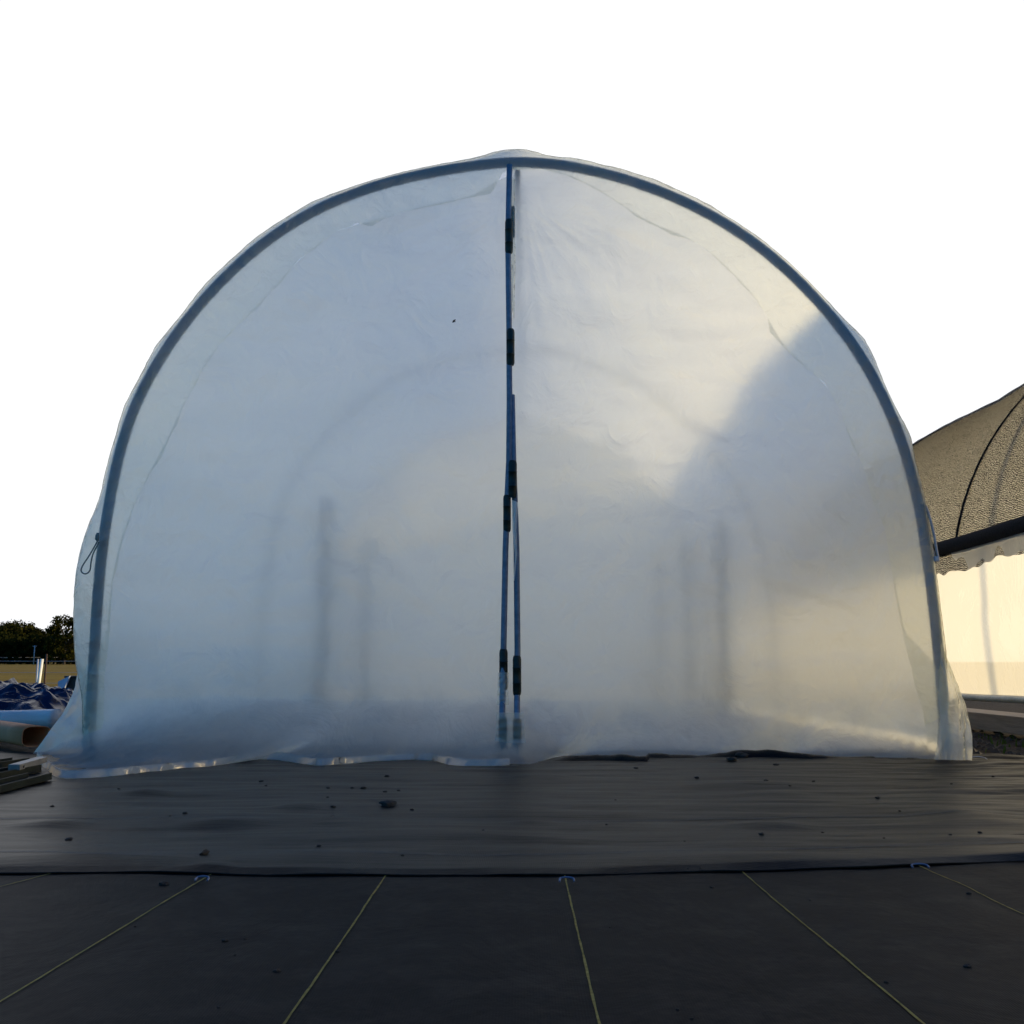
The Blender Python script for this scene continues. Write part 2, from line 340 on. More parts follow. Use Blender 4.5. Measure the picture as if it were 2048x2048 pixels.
for px, Y, top, k, lab in (
    (8, 205, 1250, 0, 'dark rounded tree in the far tree line, at the left edge of the photo'),
    (34, 200, 1247, 2, 'olive-topped tree in the far tree line, second from the left edge'),
    (55, 204, 1251, 0, 'dark tree in the far tree line, directly above the leaning white pipe'),
    (74, 202, 1256, 1, 'low dark tree in the far tree line, just left of the dip in the skyline'),
    (95, 206, 1262, 0, 'lowest tree in the far tree line, filling the dip in the skyline'),
    (112, 190, 1250, 1, 'dark tree rising out of the skyline dip toward the tunnel'),
    (134, 150, 1234, 3, 'tallest leafy tree, lit olive, beside the left edge of the film tunnel'),
    (160, 152, 1238, 3, 'leafy tree half hidden behind the left edge of the film tunnel')):
    TREES.append((px, Y, top, k, lab))
def put_tree(X, Y, h_, k, lab, group):
    cme, tme, mt = protos[k]; base = [7.0, 8.4, 6.6, 7.6][k]; zg = terrain(.5, (Y + 300) / 1600).z
    r = empty('tree', (X, Y, zg), lab, 'tree', group)
    for nm, me in (('crown', cme), ('trunk', tme)):
        c = bpy.data.objects.new(nm, me); COL.objects.link(c); c.parent = r
    s = h_ / base; r.scale = (s * random.uniform(1.0, 1.25), s, s); r.rotation_euler[2] = random.uniform(0, 6.28)
for px, Y, top, k, lab in TREES:
    p = at(px, top, Y); zg = terrain(.5, (Y + 300) / 1600).z
    put_tree(p.x, Y, (p.z - zg) * .98, k, lab, 'trees of the far tree line')
for i in range(9):
    X = -31 - i * 4.7 + random.uniform(-.8, .8) - 72; Y = 200 + random.uniform(-8, 10)
    put_tree(X, Y, random.uniform(7.2, 8.8), i % 3, 'dark tree of the far tree line, ' + 'first second third fourth fifth sixth seventh eighth ninth'.split()[i] + ' beyond the left edge of the frame', 'trees outside the frame')
# undergrowth beneath the tree line
def under():
    rnd = random.Random(5); vs = []; fs = []
    for i in range(16000):
        X = rnd.uniform(-150, -60); Y = 196 + rnd.uniform(-6, 6) + (0 if X < -92 else -28); hh = 4.6 + 1.2 * fbm(X * .15, 2.2)
        p = Vector((X, Y, .6 + rnd.random() ** .8 * hh)); s = rnd.uniform(.4, 1.0)
        n = Vector((rnd.uniform(-1, 1), rnd.uniform(-1, .2), rnd.uniform(-.3, 1))).normalized(); t = n.orthogonal().normalized(); b = n.cross(t)
        k = len(vs); vs += [p - t * s * .5, p + b * s * .4, p + t * s * .5, p - b * s * .4]; fs.append((k, k + 1, k + 2, k + 3))
    return mesh('undergrowth', vs, fs)
tag(link('undergrowth', under(), M_leafA, smooth=False), 'dark brush massed under the far tree line', 'undergrowth', kind='stuff')

# ---------------------------------------------------------------- the film tunnel
YF = 5.30                                # plane of the front hoop
K = 1.0601
L_PX = [(168, 1420), (172, 1340), (177, 1240), (182, 1150), (190, 1050), (203, 960), (222, 860), (250, 770), (292, 690), (345, 610), (410, 535), (490, 460), (590, 395), (700, 350), (830, 320), (960, 303)]
R_PX = [(1035, 307), (1110, 319), (1200, 342), (1290, 378), (1370, 420), (1445, 472), (1520, 540), (1590, 620), (1640, 695), (1680, 775), (1710, 855), (1735, 950), (1750, 1050), (1763, 1150), (1773, 1250), (1780, 1340), (1784, 1420)]
PR = [at(x * K, y * K, YF) for x, y in L_PX + R_PX]
PR = [Vector((p.x, p.z)) for p in PR]
PR[0].y = -0.05; PR[-1].y = -0.05
def catmull(P, n):
    out = []
    for i in range(len(P) - 1):
        p0 = P[max(i - 1, 0)]; p1 = P[i]; p2 = P[i + 1]; p3 = P[min(i + 2, len(P) - 1)]
        for k in range(n):
            t = k / n
            out.append(.5 * ((2 * p1) + (p2 - p0) * t + (2 * p0 - 5 * p1 + 4 * p2 - p3) * t * t + (3 * p1 - p0 - 3 * p2 + p3) * t ** 3))
    out.append(P[-1]); return out
def resample(P, n):
    d = [0]
    for a, b in zip(P, P[1:]): d.append(d[-1] + (b - a).length)
    out = []; j = 0
    for i in range(n + 1):
        s = d[-1] * i / n
        while j < len(P) - 2 and d[j + 1] < s: j += 1
        k = (s - d[j]) / max(1e-9, d[j + 1] - d[j]); out.append(P[j].lerp(P[j + 1], min(1, max(0, k))))
    return out
for _ in range(1):                       # soften the measured points a little
    PR = [PR[0]] + [(PR[i - 1] + PR[i] * 4 + PR[i + 1]) / 6 for i in range(1, len(PR) - 1)] + [PR[-1]]
NP = 220
PROF = resample(catmull(PR, 8), NP)
NRM = []
for i in range(NP + 1):
    t = (PROF[min(i + 1, NP)] - PROF[max(i - 1, 0)]).normalized(); NRM.append(Vector((-t.y, t.x)))
def prof(u, off=0.0):
    f = u * NP; i = min(int(f), NP - 1); k = f - i
    p = PROF[i].lerp(PROF[i + 1], k); n = NRM[i].lerp(NRM[i + 1], k).normalized(); return p + n * off
def u_of(px, py):
    q = at(px, py, YF); q = Vector((q.x, q.z)); return min(range(NP + 1), key=lambda i: (PROF[i] - q).length) / NP
HOOPS = [YF, 8.9, 11.9]
YB = HOOPS[-1]
tun = empty('film_tunnel', (0, YF, 0), 'large rounded tunnel greenhouse covered in milky translucent film, centre of the photo', 'greenhouse')
for k, Y in enumerate(HOOPS):
    pts = [Vector((p.x, Y, p.y)) for p in [prof(i / 110) for i in range(111)]]
    link('hoop', mesh('hoop', *tube(pts, .0275 if k == 0 else .017, 12)), M_pipe, tun)
pk = max(range(NP + 1), key=lambda i: PROF[i].y) / NP
for nm, u in (('ridge_pipe', pk),):
    q = prof(u, -.043); link(nm, mesh(nm, *tube([(q.x, YF + .03, q.y), (q.x, YB, q.y)], .016, 8)), M_pipe, tun)

# silhouette bumps of the loose front edge of the cover (photo px, height m, half width in u)
BUMP = [(1008, 322, .030, .015), (1050, 324, .026, .012), (1150, 338, .016, .014), (1230, 360, .012, .014), (1300, 388, .014, .014), (1385, 430, .010, .014),
        (1700, 700, .034, .018), (1775, 880, .020, .012), (640, 420, .012, .02), (520, 490, .015, .025), (420, 580, .014, .018), (330, 700, .020, .02),
        (262, 820, .016, .02), (225, 930, .012, .015), (205, 1060, .030, .02), (195, 1140, .060, .026), (190, 1230, .060, .028), (186, 1320, .040, .022)]
BU = [(u_of(x, y), h, wd) for x, y, h, wd in BUMP]
def loose(u):
    return sum(h * exp(-((u - c) / wd) ** 2) for c, h, wd in BU) + .004 * fbm(u * 40, 3.3)
def roof_pt(u, v):
    Y = YF + (YB + .05 - YF) * v
    d = max(0, Y - YF); n = min(range(len(HOOPS)), key=lambda k: abs(HOOPS[k] - Y)); dist = abs(HOOPS[n] - Y)
    sag = -.045 * min(1, dist / 1.5) ** 1.5 * (1 if 0.1 < u < .9 else .3)
    lo = loose(u) * exp(-(d / .20) ** 2)
    if u < .2: lo += .03 * min(1, d / .5) * (1 - u / .2) * (1 - min(1, (d / 2)))
    off = .029 + lo + sag + .007 * fbm(u * 26, Y * 1.7) * min(1, d * 4)
    p = prof(u, off); return Vector((p.x, Y, p.y))
def vmap(v): return v * v * .35 + v * .65
vs, fs, uv = grid(NP, 110, lambda u, v: roof_pt(u, vmap(v))); fs = [f[::-1] for f in fs]
link('roof_film', mesh('roof_film', vs, fs), M_roof, tun)
for X_, Y_, z_, r_ in ((-1.72, 9.1, 1.9, .060), (1.66, 8.6, 1.65, .050), (-1.62, 11.0, 1.85, .040), (1.74, 11.0, 1.8, .040), (1.50, 11.5, 1.7, .032)): link('inner_post', mesh('inner_post', *tube([(X_, Y_, 0), (X_, Y_, z_)], r_, 8)), M_pipe, tun)
# far end wall film
def far_pt(u, v):
    z = .02 + (PROF[int(pk * NP)].y + .01) * v * .995
    return z
def halfx(z, off=.018, curve=None):
    """left and right x of the profile at height z"""
    m_ = int(pk * NP); zl = None
    def find(rng):
        prev = None
        for i in rng:
            p = curve[i] if curve else PROF[i] + NRM[i] * off
            if prev is not None and prev.y <= z <= p.y:
                k = (z - prev.y) / max(1e-9, p.y - prev.y); return prev.x + (p.x - prev.x) * k
            prev = p
        return prev.x
    return find(range(0, m_ + 1)), find(range(NP, m_ - 1, -1))
ZT = (PROF[int(pk * NP)] + NRM[int(pk * NP)] * .018).y
ROWS = [ZT * (1 - (1 - j / 130) ** 1.6) for j in range(131)]
HX = [halfx(z) for z in ROWS]
def far_grid(u, v):
    j = int(round(v * 130)); a, b = HX[j]; x = a + (b - a) * u
    return Vector((x, YB + .035 + .02 * fbm(x * 1.3, ROWS[j] * 1.3), ROWS[j]))
vs, fs, uv = grid(60, 130, far_grid); link('end_film', mesh('end_film', vs, fs), M_far, tun)

EL = [(1023, 340), (1014, 345), (976, 388), (930, 400), (865, 413), (810, 424), (770, 440), (750, 453), (715, 445), (669, 468), (626, 503), (600, 520), (571, 556), (515, 620), (480, 650), (460, 670), (426, 708), (395, 765), (355, 850), (320, 920), (280, 990), (245, 1080), (225, 1180), (215, 1300), (207, 1400), (203, 1480)]
ER = [(1017, 338), (1030, 339), (1092, 338), (1140, 352), (1207, 388), (1271, 436), (1340, 466), (1391, 483), (1450, 539), (1510, 598), (1530, 630), (1536, 662), (1570, 700), (1600, 730), (1647, 765), (1672, 810), (1689, 858), (1720, 930), (1745, 1000), (1770, 1068), (1778, 1120), (1787, 1171), (1800, 1240), (1814, 1307), (1830, 1370), (1846, 1420), (1852, 1490)]
def edge_table(edge_px):
    E = []
    for x, y in edge_px:
        q = at(x, y, YF - .05); q = Vector((q.x, q.z)); i = min(range(NP + 1), key=lambda i: (PROF[i] - q).length); E.append((i / NP, (PROF[i] - q).length))
    E.sort(); return E
TL, TR = edge_table(EL), edge_table(ER)
BND = []
for i in range(NP + 1):
    u = i / NP; T_ = TL if u < pk else TR; wd = sum(lerp_tab(T_, u + d) for d in (-.015, -.008, 0, .008, .015)) / 5
    off = -max(.0, wd - .016); z = PROF[i].y; k = min(1, max(0, (z - .38) / .25)); off = off * k + .018 * (1 - k)
    BND.append(PROF[i] + NRM[i] * off)
# seam between the two front panels (x of the seam at each height)
SEAM = [(gnd(1008, 1528).z, at(1017, 1515, YF).x)]
for px, py in ((1021, 1400), (1021, 1200), (1022, 1050), (1023, 950), (1022, 700), (1021, 520), (1019, 420), (1019, 330)):
    q = at(px, py, YF); SEAM.append((q.z, q.x))
def seam(z): return lerp_tab(SEAM, z)
YP = YF - .033                            # plane of the front panels
ZS = .32                                  # below this the film flares out over the ground
HEML = [gnd(x, y, .012) for x, y in ((66, 1506), (84, 1530), (104, 1549), (125, 1557), (170, 1557), (230, 1552), (290, 1546), (350, 1541), (410, 1534), (460, 1527), (510, 1520), (560, 1522), (605, 1528), (640, 1532), (700, 1528), (760, 1523), (850, 1521), (905, 1530), (960, 1533), (1018, 1531))]
HEMR = [gnd(x, y, .012) for x, y in ((1018, 1531), (1050, 1530), (1085, 1522), (1115, 1513), (1180, 1512), (1300, 1514), (1420, 1513), (1540, 1510), (1660, 1513), (1800, 1516), (1880, 1519), (1908, 1519))]
HEML = resample(catmull(HEML, 6), 100); HEMR = resample(catmull(HEMR, 6), 100)
def wrinkle(x, z, side):
    """gentle tension folds fanning from the corners and the peak"""
    w_ = 0
    cx, cz = (.02, 2.95); a = atan2(cz - z, x - cx); r = math.hypot(x - cx, z - cz)
    w_ += .010 * noise.noise(Vector((a * 9, r * .7, side))) * exp(-r / 1.0) * min(1, r * 3)
    cx, cz = (-2.1, .55) if side < 0 else (2.1, .6); a = atan2(z - cz, x - cx); r = math.hypot(x - cx, z - cz)
    w_ += .013 * noise.noise(Vector((a * 14, r * .5, side + 4))) * exp(-r / 1.6) * min(1, r * 3)
    cx, cz = (0, .35); a = atan2(z - cz, x - cx); r = math.hypot(x - cx, z - cz)
    w_ += .010 * noise.noise(Vector((a * 13, r * .5, side + 9))) * exp(-r / 1.2) * min(1, r * 3)
    w_ += .012 * fbm(x * .8 + z * .5, z * 2.6 + 7 * side, 1.0, 3)
    return w_ * 1.6
def panel(side):
    nv = 150; hem = HEML if side < 0 else HEMR
    def fn(u, v):
        j = v * nv
        if j < 24:                        # skirt: bend from the hem up to height ZS
            t = j / 24; h = hem[int(round(u * 100))]
            a, b = halfx_s; x0 = (a + (seam(ZS) - a) * u) if side < 0 else (seam(ZS) + (b - seam(ZS)) * u)
            top = Vector((x0, YP, ZS)); mid = Vector((x0 + (h.x - x0) * .35, YP - .03 + (h.y - YP) * .25, .035))
            m1 = Vector((x0 + (h.x - x0) * .5, h.y + (YP - h.y) * .55, .014)); m2 = Vector((x0, YP - .004, .13))
            p = h * (1 - t) ** 3 + m1 * 3 * t * (1 - t) ** 2 + m2 * 3 * t * t * (1 - t) + top * t ** 3
            p.z += max(0, .006 * fbm(x0 * 3, t * 2, side) * (1 - t) * 4 * t); p.y += .035 * t * t * (3 - 2 * t) * min(1, max(0, min(abs(x0 - a), abs(b - x0)) - .03) / .3) * min(1, abs(x0 - seam(ZS)) / .6)
            return p
        z = ZS + (ZTB - ZS) * (1 - (1 - (j - 24) / (nv - 24)) ** 1.5)
        a, b = halfx(z, curve=BND)
        s = seam(z); x = (a + (s - a) * u) if side < 0 else (s + (b - s) * u)
        e = min(abs(x - a), abs(b - x)); edge = min(1, max(0, (e - .03) / .3)); sm = min(1, abs(x - s) / .15)
        y = YP - .004 - max(0, .5 + .5 * noise.noise(Vector((x * 2, z * 2, 3)))) * .004
        y += wrinkle(x, z, side) * edge * sm + .035 * edge * min(1, abs(x - s) / .6) * (1 if side < 0 else .8)
        return Vector((x, y, z))
    return grid(100, nv, fn)
halfx_s = halfx(ZS, curve=BND); ZTB = BND[int(pk * NP)].y - .001
for side in (-1, 1):
    vs, fs, uv = panel(side); link('end_panel', mesh('end_panel', vs, fs), M_front, tun)

def hemfold(u, v):
    i = int(round(8 + 92 * u)); p = HEML[min(i, 100)].copy(); wd = .024 + .024 * fbm(u * 7, 2.2) + .05 * exp(-((u - .60) / .06) ** 2) + .03 * exp(-((u - .86) / .05) ** 2)
    return Vector((p.x + .004 * sin(u * 40), p.y - .004 + wd * v, .014 + .012 * sin(pi * min(1, v * 1.1)) + .03 * v + .004 * fbm(u * 20, v)))
vs, fs, uv = grid(120, 6, hemfold); link('hem_fold', mesh('hem_fold', vs, fs), M_front, tun)

# folded-over margin of the roof sheet, lying on the front panels with a ragged inner edge
def fold(side, edge_px):
    E = edge_table(edge_px); u0, u1 = E[0][0], E[-1][0]
    def fn(u, v):
        U = u0 + (u1 - u0) * u; wd = lerp_tab(E, U) + .006 * fbm(U * 90, 1.1) + .010 * fbm(U * 30, 4.1)
        top = .031 + .005 * abs(fbm(U * 110, 6.6, 0, 3)) + loose(U) * .95; off = top - v ** 1.7 * (wd + top)
        p = prof(U, off)
        y = YF - (.042 * sqrt(max(0, 1 - (off / top) ** 2)) if off > 0 else .042) - max(0, -off) * .06 - (.024 * abs(noise.noise(Vector((U * 52, v * 1.2, side)))) + .009 * abs(noise.noise(Vector((U * 150 + v * 3, v * 2, side))))) * v ** .6 * (1 - .5 * v)
        return Vector((p.x, y, p.y))
    return grid(200, 22, fn)
for s_, e_ in ((-1, EL), (1, ER)):
    vs, fs, uv = fold(s_, e_); link('folded_margin', mesh('folded_margin', vs, fs), M_hem, tun)

# left corner: side sheet spreading out over the ground behind the hem
def flapL(u, v):
    top = [at(x, y, YF + .02) for x, y in ((150, 1250), (158, 1330), (156, 1390))]
    a = [at(185, 1330, YF - .01), at(182, 1400, YF - .02), at(176, 1440, YF - .03), at(180, 1500, YF - .05)]
    b = [at(156, 1330, YF + .06), at(155, 1400, YF + .05), at(120, 1430, YF + .04), gnd(68, 1505, .012)]
    def bz(P, t): return P[0] * (1 - t) ** 3 + P[1] * 3 * t * (1 - t) ** 2 + P[2] * 3 * t * t * (1 - t) + P[3] * t ** 3
    p = bz(a, v).lerp(bz(b, v), u); p.y += .02 * fbm(u * 3, v * 4) ; return p
vs, fs, uv = grid(24, 40, flapL); link('corner_flap', mesh('corner_flap', vs, fs), M_flap, tun)
def flapR(u, v):
    a = [at(1876, 1240, YF - .02), at(1880, 1330, YF - .04), at(1885, 1430, YF - .05), gnd(1868, 1519, .012)]
    b = [at(1880, 1240, YF - .01), at(1885, 1380, YF - .0), at(1958, 1400, YF + .02), gnd(1944, 1521, .012)]
    def bz(P, t): return P[0] * (1 - t) ** 3 + P[1] * 3 * t * (1 - t) ** 2 + P[2] * 3 * t * t * (1 - t) + P[3] * t ** 3
    p = bz(a, v).lerp(bz(b, v), u); p.y += .035 * fbm(u * 4, v * 3, 2) - .05 * sin(u * pi) * sin(v * pi); return p
vs, fs, uv = grid(24, 40, flapR); link('corner_flap', mesh('corner_flap', vs, fs), M_hem, tun)

# door pipes on the seam with their snap clamps
def clip_geo(p, h_, w_, yaw=0):
    """half-round snap clamp: open C section wrapped round the pipe, rounded upper corner, two moulded ribs"""
    vs = []; fs = []; n = 12; rows = [0, .04, .1, .3, .305, .315, .32, .68, .685, .695, .7, .9, .96, 1]
    for j, t in enumerate(rows):
        rr = w_ / 2 * (1.05 if j in (4, 5, 8, 9) else 1.0)
        rr *= (.75 if t in (0, 1) else (.93 if t in (.04, .96) else 1))
        for i in range(n + 1):
            a = -radians(125) + radians(250) * i / n
            vs.append(Vector((sin(a) * rr, -cos(a) * rr, (t - .5) * h_)))
        for i in range(n + 1):
            a = radians(125) - radians(250) * i / n; r2 = rr - .005
            vs.append(Vector((sin(a) * r2, -cos(a) * r2, (t - .5) * h_)))
    m_ = 2 * (n + 1)
    for j in range(len(rows) - 1):
        for i in range(m_): fs.append((j * m_ + i, j * m_ + (i + 1) % m_, (j + 1) * m_ + (i + 1) % m_, (j + 1) * m_ + i))
    for j in (0, len(rows) - 1):
        for i in range(n):
            q = (j * m_ + i, j * m_ + i + 1, j * m_ + m_ - 2 - i, j * m_ + m_ - 1 - i); fs.append(q)
    R_ = Matrix.Rotation(yaw, 3, 'Z'); return [R_ @ v + p for v in vs], fs
def pole(pts, Y, lab):
    return link('door_pipe', mesh('door_pipe', *tube([at(x, y, Y - .10 * max(0, min(1, (y - 1390) / 60))) for x, y in pts], .0155, 12)), M_pole, tun)
pL = pole([(1019, 330), (1016, 480), (1018, 640), (1019, 800), (1018, 920), (1014, 1010), (1011, 1100), (1007, 1300), (1005, 1400), (1004, 1445), (1003, 1500)], YF - .062, 'l')
pR = pole([(1024, 790), (1027, 930), (1030, 1010), (1033, 1100), (1034, 1200), (1035, 1300), (1034, 1400), (1034, 1445), (1034, 1496)], YF - .052, 'r')
for x, y0, y1, wd, par, dy, lab in (
    (1018, 439, 507, .043, pL, -.066, None), (1021, 658, 731, .043, pL, -.066, None), (1025, 921, 996, .046, pR, -.066, None),
    (1014, 990, 1064, .040, pL, -.062, None), (1007, 1298, 1380, .043, pL, -.062, None), (1034, 1311, 1391, .043, pR, -.064, None),
    (1005.5, 1433, 1500, .043, pL, -.165, None), (1034.5, 1437, 1496, .043, pR, -.160, None), (1026, 413, 475, .022, pL, -.045, None)):
    c = at(x, (y0 + y1) / 2, YF + dy); h_ = (at(x, y0, YF + dy) - at(x, y1, YF + dy)).z
    vs, fs = clip_geo(c, h_, wd, random.uniform(-.3, .3)); link('snap_clamp', mesh('snap_clamp', vs, fs), M_clip, par)
# loose film over parts of the seam: wrap round the lower pipes, rag between them
def strip(pts0, pts1, Y, name='seam_film', mat=None, bow=.02):
    A = resample([at(x, y, Y) for x, y in pts0], 40); B = resample([at(x, y, Y) for x, y in pts1], 40)
    def fn(u, v):
        p = A[int(round(v * 40))].lerp(B[int(round(v * 40))], u); p = p.copy(); p.y -= bow * sin(pi * u) + .006 * fbm(u * 3, v * 9); return p
    vs, fs, uv = grid(8, 40, fn); return link(name, mesh(name, vs, fs), mat or M_hem, tun)
strip([(996, 1345), (995, 1380), (993, 1410)], [(1018, 1345), (1017, 1380), (1018, 1410)], YF - .092, mat=M_thin, bow=.010)
strip([(993, 1425), (991, 1470), (984, 1528)], [(1048, 1425), (1050, 1470), (1058, 1526)], YF - .20, mat=M_thin, bow=.010)
strip([(1024, 1000), (1025, 1060), (1030, 1110), (1027, 1160)], [(1036, 1005), (1033, 1060), (1034, 1110), (1029, 1162)], YF - .090, mat=M_flap, bow=.01)
strip([(1020, 350), (1021, 420), (1023, 520), (1024, 620)], [(1030, 360), (1030, 430), (1031, 520), (1028, 640)], YF - .05, mat=M_hem, bow=.012)
# drawcord loop with toggle (left), cable-tie strap (right)
lp = [(196, 1080), (188, 1095), (176, 1115), (166, 1130), (162, 1141), (167, 1147), (174, 1147), (180, 1140), (182, 1125), (186, 1108), (194, 1092), (198, 1084)]
link('cord_loop', mesh('cord_loop', *tube(resample(catmull([at(x, y, YF - .10) for x, y in lp], 4), 60), .0036, 7)), M_cord, tun)
link('cord_toggle', mesh('cord_toggle', *tube([at(196, 1066, YF - .09), at(195, 1071, YF - .092), at(194, 1078, YF - .092), at(196, 1082, YF - .09)], .010, 10, taper=lambda t: .6 + .5 * sin(pi * t))), M_cord, tun)
tie = [(1838, 1005), (1845, 1004), (1853, 1016), (1862, 1045), (1869, 1075), (1874, 1105), (1877, 1118), (1874, 1123), (1870, 1118), (1866, 1102), (1860, 1085), (1850, 1040), (1843, 1015)]
P_ = resample(catmull([at(x, y, YF - .03 + .004 * k) for k, (x, y) in enumerate(tie)], 5), 90)
def tie_pt(u, v): return P_[int(round(v * 90))] + Vector((.0015 if u in (0, 1) else 0, -.010 + .02 * u, 0))
vs, fs = tube(P_, .0065, 8); link('cable_tie', mesh('cable_tie', vs, fs), M_tie, tun)
vs, fs = box(at(1873, 1118, YF - .04), (.022, .016, .026), None, .003); link('tie_head', mesh('tie_head', vs, fs), M_tie, tun)
# speck stuck on the left panel
vs, fs = join(tube([at(905, 645, YP - .03), at(908, 642, YP - .034), at(911, 639, YP - .03)], .005, 7, taper=lambda t: .4 + .9 * sin(pi * t)), tube([at(906, 641, YP - .03), at(911, 644, YP - .03)], .0018, 5))
tag(link('insect', mesh('insect', vs, fs), M_dark), 'tiny dark insect sitting on the upper left film panel', 'insect')

M_floor = basic('brightening_floor', (.26, .24, .21), (.40, .37, .33), 5, .95, bump=.01)  # pale floor added inside to brighten the lower part of the end film
vs, fs, uv = grid(20, 40, lambda u, v: Vector((-2.12 + 4.24 * u, 5.53 + (YB - .02 - 5.53) * v, .004 + .01 * abs(fbm(u * 8, v * 14)))))
tag(link('added_pale_floor', mesh('added_pale_floor', vs, fs), M_floor), kind='structure')

# ---------------------------------------------------------------- neighbouring shade-net tunnel on the right
NX, NZ, NR_ = 5.20, .90, 2.12
Y0, Y1 = -2.0, 13.1
nb = empty('shade_net_tunnel', (NX, 8, 0), 'tunnel with black shade net over cream film wall at the right edge of the photo', 'greenhouse')
def arc(a, r=NR_): return Vector((NX - r * cos(a), 0, NZ + r * sin(a)))     # a = 0 left side, pi right side
A0 = math.asin(.41 / NR_)
HY = [7.30 + 2.9 * k for k in range(-3, 3)]
for Y in HY:
    pts = [arc(A0 + (pi - A0) * i / 40) + Vector((0, Y, 0)) for i in range(41)] + [Vector((NX + NR_, Y, 0))]
    link('hoop', mesh('hoop', *tube(pts, .024, 10)), M_dark, nb)
def sagf(Y):
    d = min(abs(Y - h) for h in HY); return -.05 * min(1, d / 1.45) ** 1.4
def net_pt(u, v):
    a = A0 - .02 + (pi * .5 - A0 + .1) * u; Y = Y0 + (Y1 - Y0) * v
    r = NR_ + .034 + sagf(Y) * sin(a) ** .5 * .9 + .006 * fbm(u * 22, Y * 3); p = arc(a, r); p.y = Y; return p
vs, fs, uv = grid(70, 220, net_pt, lambda u, v: (u * NR_ * 1.45, (Y1 - Y0) * v)); link('shade_net', mesh('shade_net', vs, fs, uv), M_net, nb)
def rf_pt(u, v):
    a = A0 + (pi * .5 - A0) * u; Y = Y0 + (Y1 - Y0) * v
    r = NR_ + .027 + sagf(Y) * sin(a) ** .5 * .95 - .003; p = arc(a, r - .008); p.y = Y; return p
vs, fs, uv = grid(40, 120, rf_pt); link('roof_film', mesh('roof_film', vs, fs), M_side, nb)
# hanging ragged fringe of the net below the rail
def fr_pt(u, v):
    Y = Y0 + (Y1 - Y0) * v; dr = .15 + .05 * fbm(Y * 2.1, 7.7) + .02 * abs(((Y * 5.3) % 1) - .5); p = arc(A0 - .02, NR_ + .05)
    return Vector((p.x - .012 - .02 * u + .004 * sin(Y * 23) * u, Y, p.z - dr * u))
vs, fs, uv = grid(6, 500, fr_pt, lambda u, v: (5 + u * .15, (Y1 - Y0) * v)); link('net_fringe', mesh('net_fringe', vs, fs, uv), M_net2, nb)
rail = arc(A0, NR_ + .02)
link('side_rail', mesh('side_rail', *tube([Vector((rail.x - .03, Y0 + k * .5, rail.z - .015 + .006 * sin(k * 1.3))) for k in range(int((Y1 - Y0) / .5) + 1)], .058, 12)), M_blackroll, nb)
def wall_pt(u, v):
    Y = Y0 + (Y1 - Y0) * v; z = rail.z - .03 - (rail.z - .03 - .26) * u
    x = NX - NR_ - .03 + (.045 * (u - .5) ** 2 * 4 - .045) * .5 + .012 * fbm(Y * .9, z * 2) - .02 * u + .012 * u * u * fbm(Y * 5, z * 3 + Y * 1.5)
    return Vector((x, Y, z))
vs, fs, uv = grid(24, 260, wall_pt); link('side_film', mesh('side_film', vs, fs), M_wall, nb)
link('roll_bar', mesh('roll_bar', *tube([wall_pt(1, k / 60) + Vector((.0, 0, -.012 + .004 * sin(k))) for k in range(61)], .024, 12)), M_roll, nb)
#link('side_rail', mesh('side_rail', *tube([(NX + NR_ + .02, Y0, rail.z), (NX + NR_ + .02, Y1, rail.z)], .04, 10)), M_dark, nb)
# timber lying under its side, soil bank
M_board = basic('weathered_board', (.16, .125, .10), (.26, .21, .17), 6, .8, bump=.003, stretch=(6, .5, 6))
vs, fs = box((3.22, 8.6, .085), (.28, 7.2, .11), Matrix.Rotation(.01, 3, 'Z'), .006)
tag(link('timber_board', mesh('timber_board', vs, fs), M_board, smooth=False), 'long grey-brown board on the soil under the rolled side of the net tunnel', 'board')

# ---------------------------------------------------------------- ground-cover fabric
EDGE = [(-200, 1756), (0, 1755), (150, 1753), (300, 1751), (400, 1754), (520, 1757), (800, 1757), (1024, 1757), (1150, 1758), (1300, 1753), (1500, 1749), (1750, 1741), (1900, 1734), (2048, 1728), (2250, 1722)]
EDG = sorted((gnd(x, y).x, gnd(x, y).y) for x, y in EDGE)
DENT = [(1500, 1577, 190, 5), (1550, 1596, 120, 7), (1545, 1657, 110, 6), (1500, 1725, 230, 5), (290, 1595, 60, 4), (450, 1658, 130, 5), (600, 1625, 80, 5), (1930, 1640, 110, 9),
        (1085, 1563, 80, 4), (420, 1745, 60, 5), (200, 1735, 200, 4), (620, 1727, 160, 4), (1060, 1655, 60, 4), (1960, 1690, 150, 5), (100, 1660, 90, 5)]
DN = []
for x, y, w_, h_ in DENT:
    c = gnd(x, y); a = gnd(x + w_, y); b = gnd(x, y - h_); DN.append((c.x, c.y, abs(a.x - c.x) * .7, abs(b.y - c.y) * 1.3))
def up_z(x, y):
    z = .014 + .009 * fbm(x * .8, y * 3.0, 1, 3) + .0045 * fbm(x * 1.7, y * 7, 4, 3)
    if x > 1.2: z += .012 * min(1, (x - 1.2)) * fbm(x * 2.2 + y * 3, y * 12, 8)
    for cx, cy_, a, b in DN:
        q = ((x - cx) / a) ** 2 + ((y - cy_) / b) ** 2
        if q < 9: z += (.013 if b > .05 else .009) * exp(-q)
    return max(z, .006)
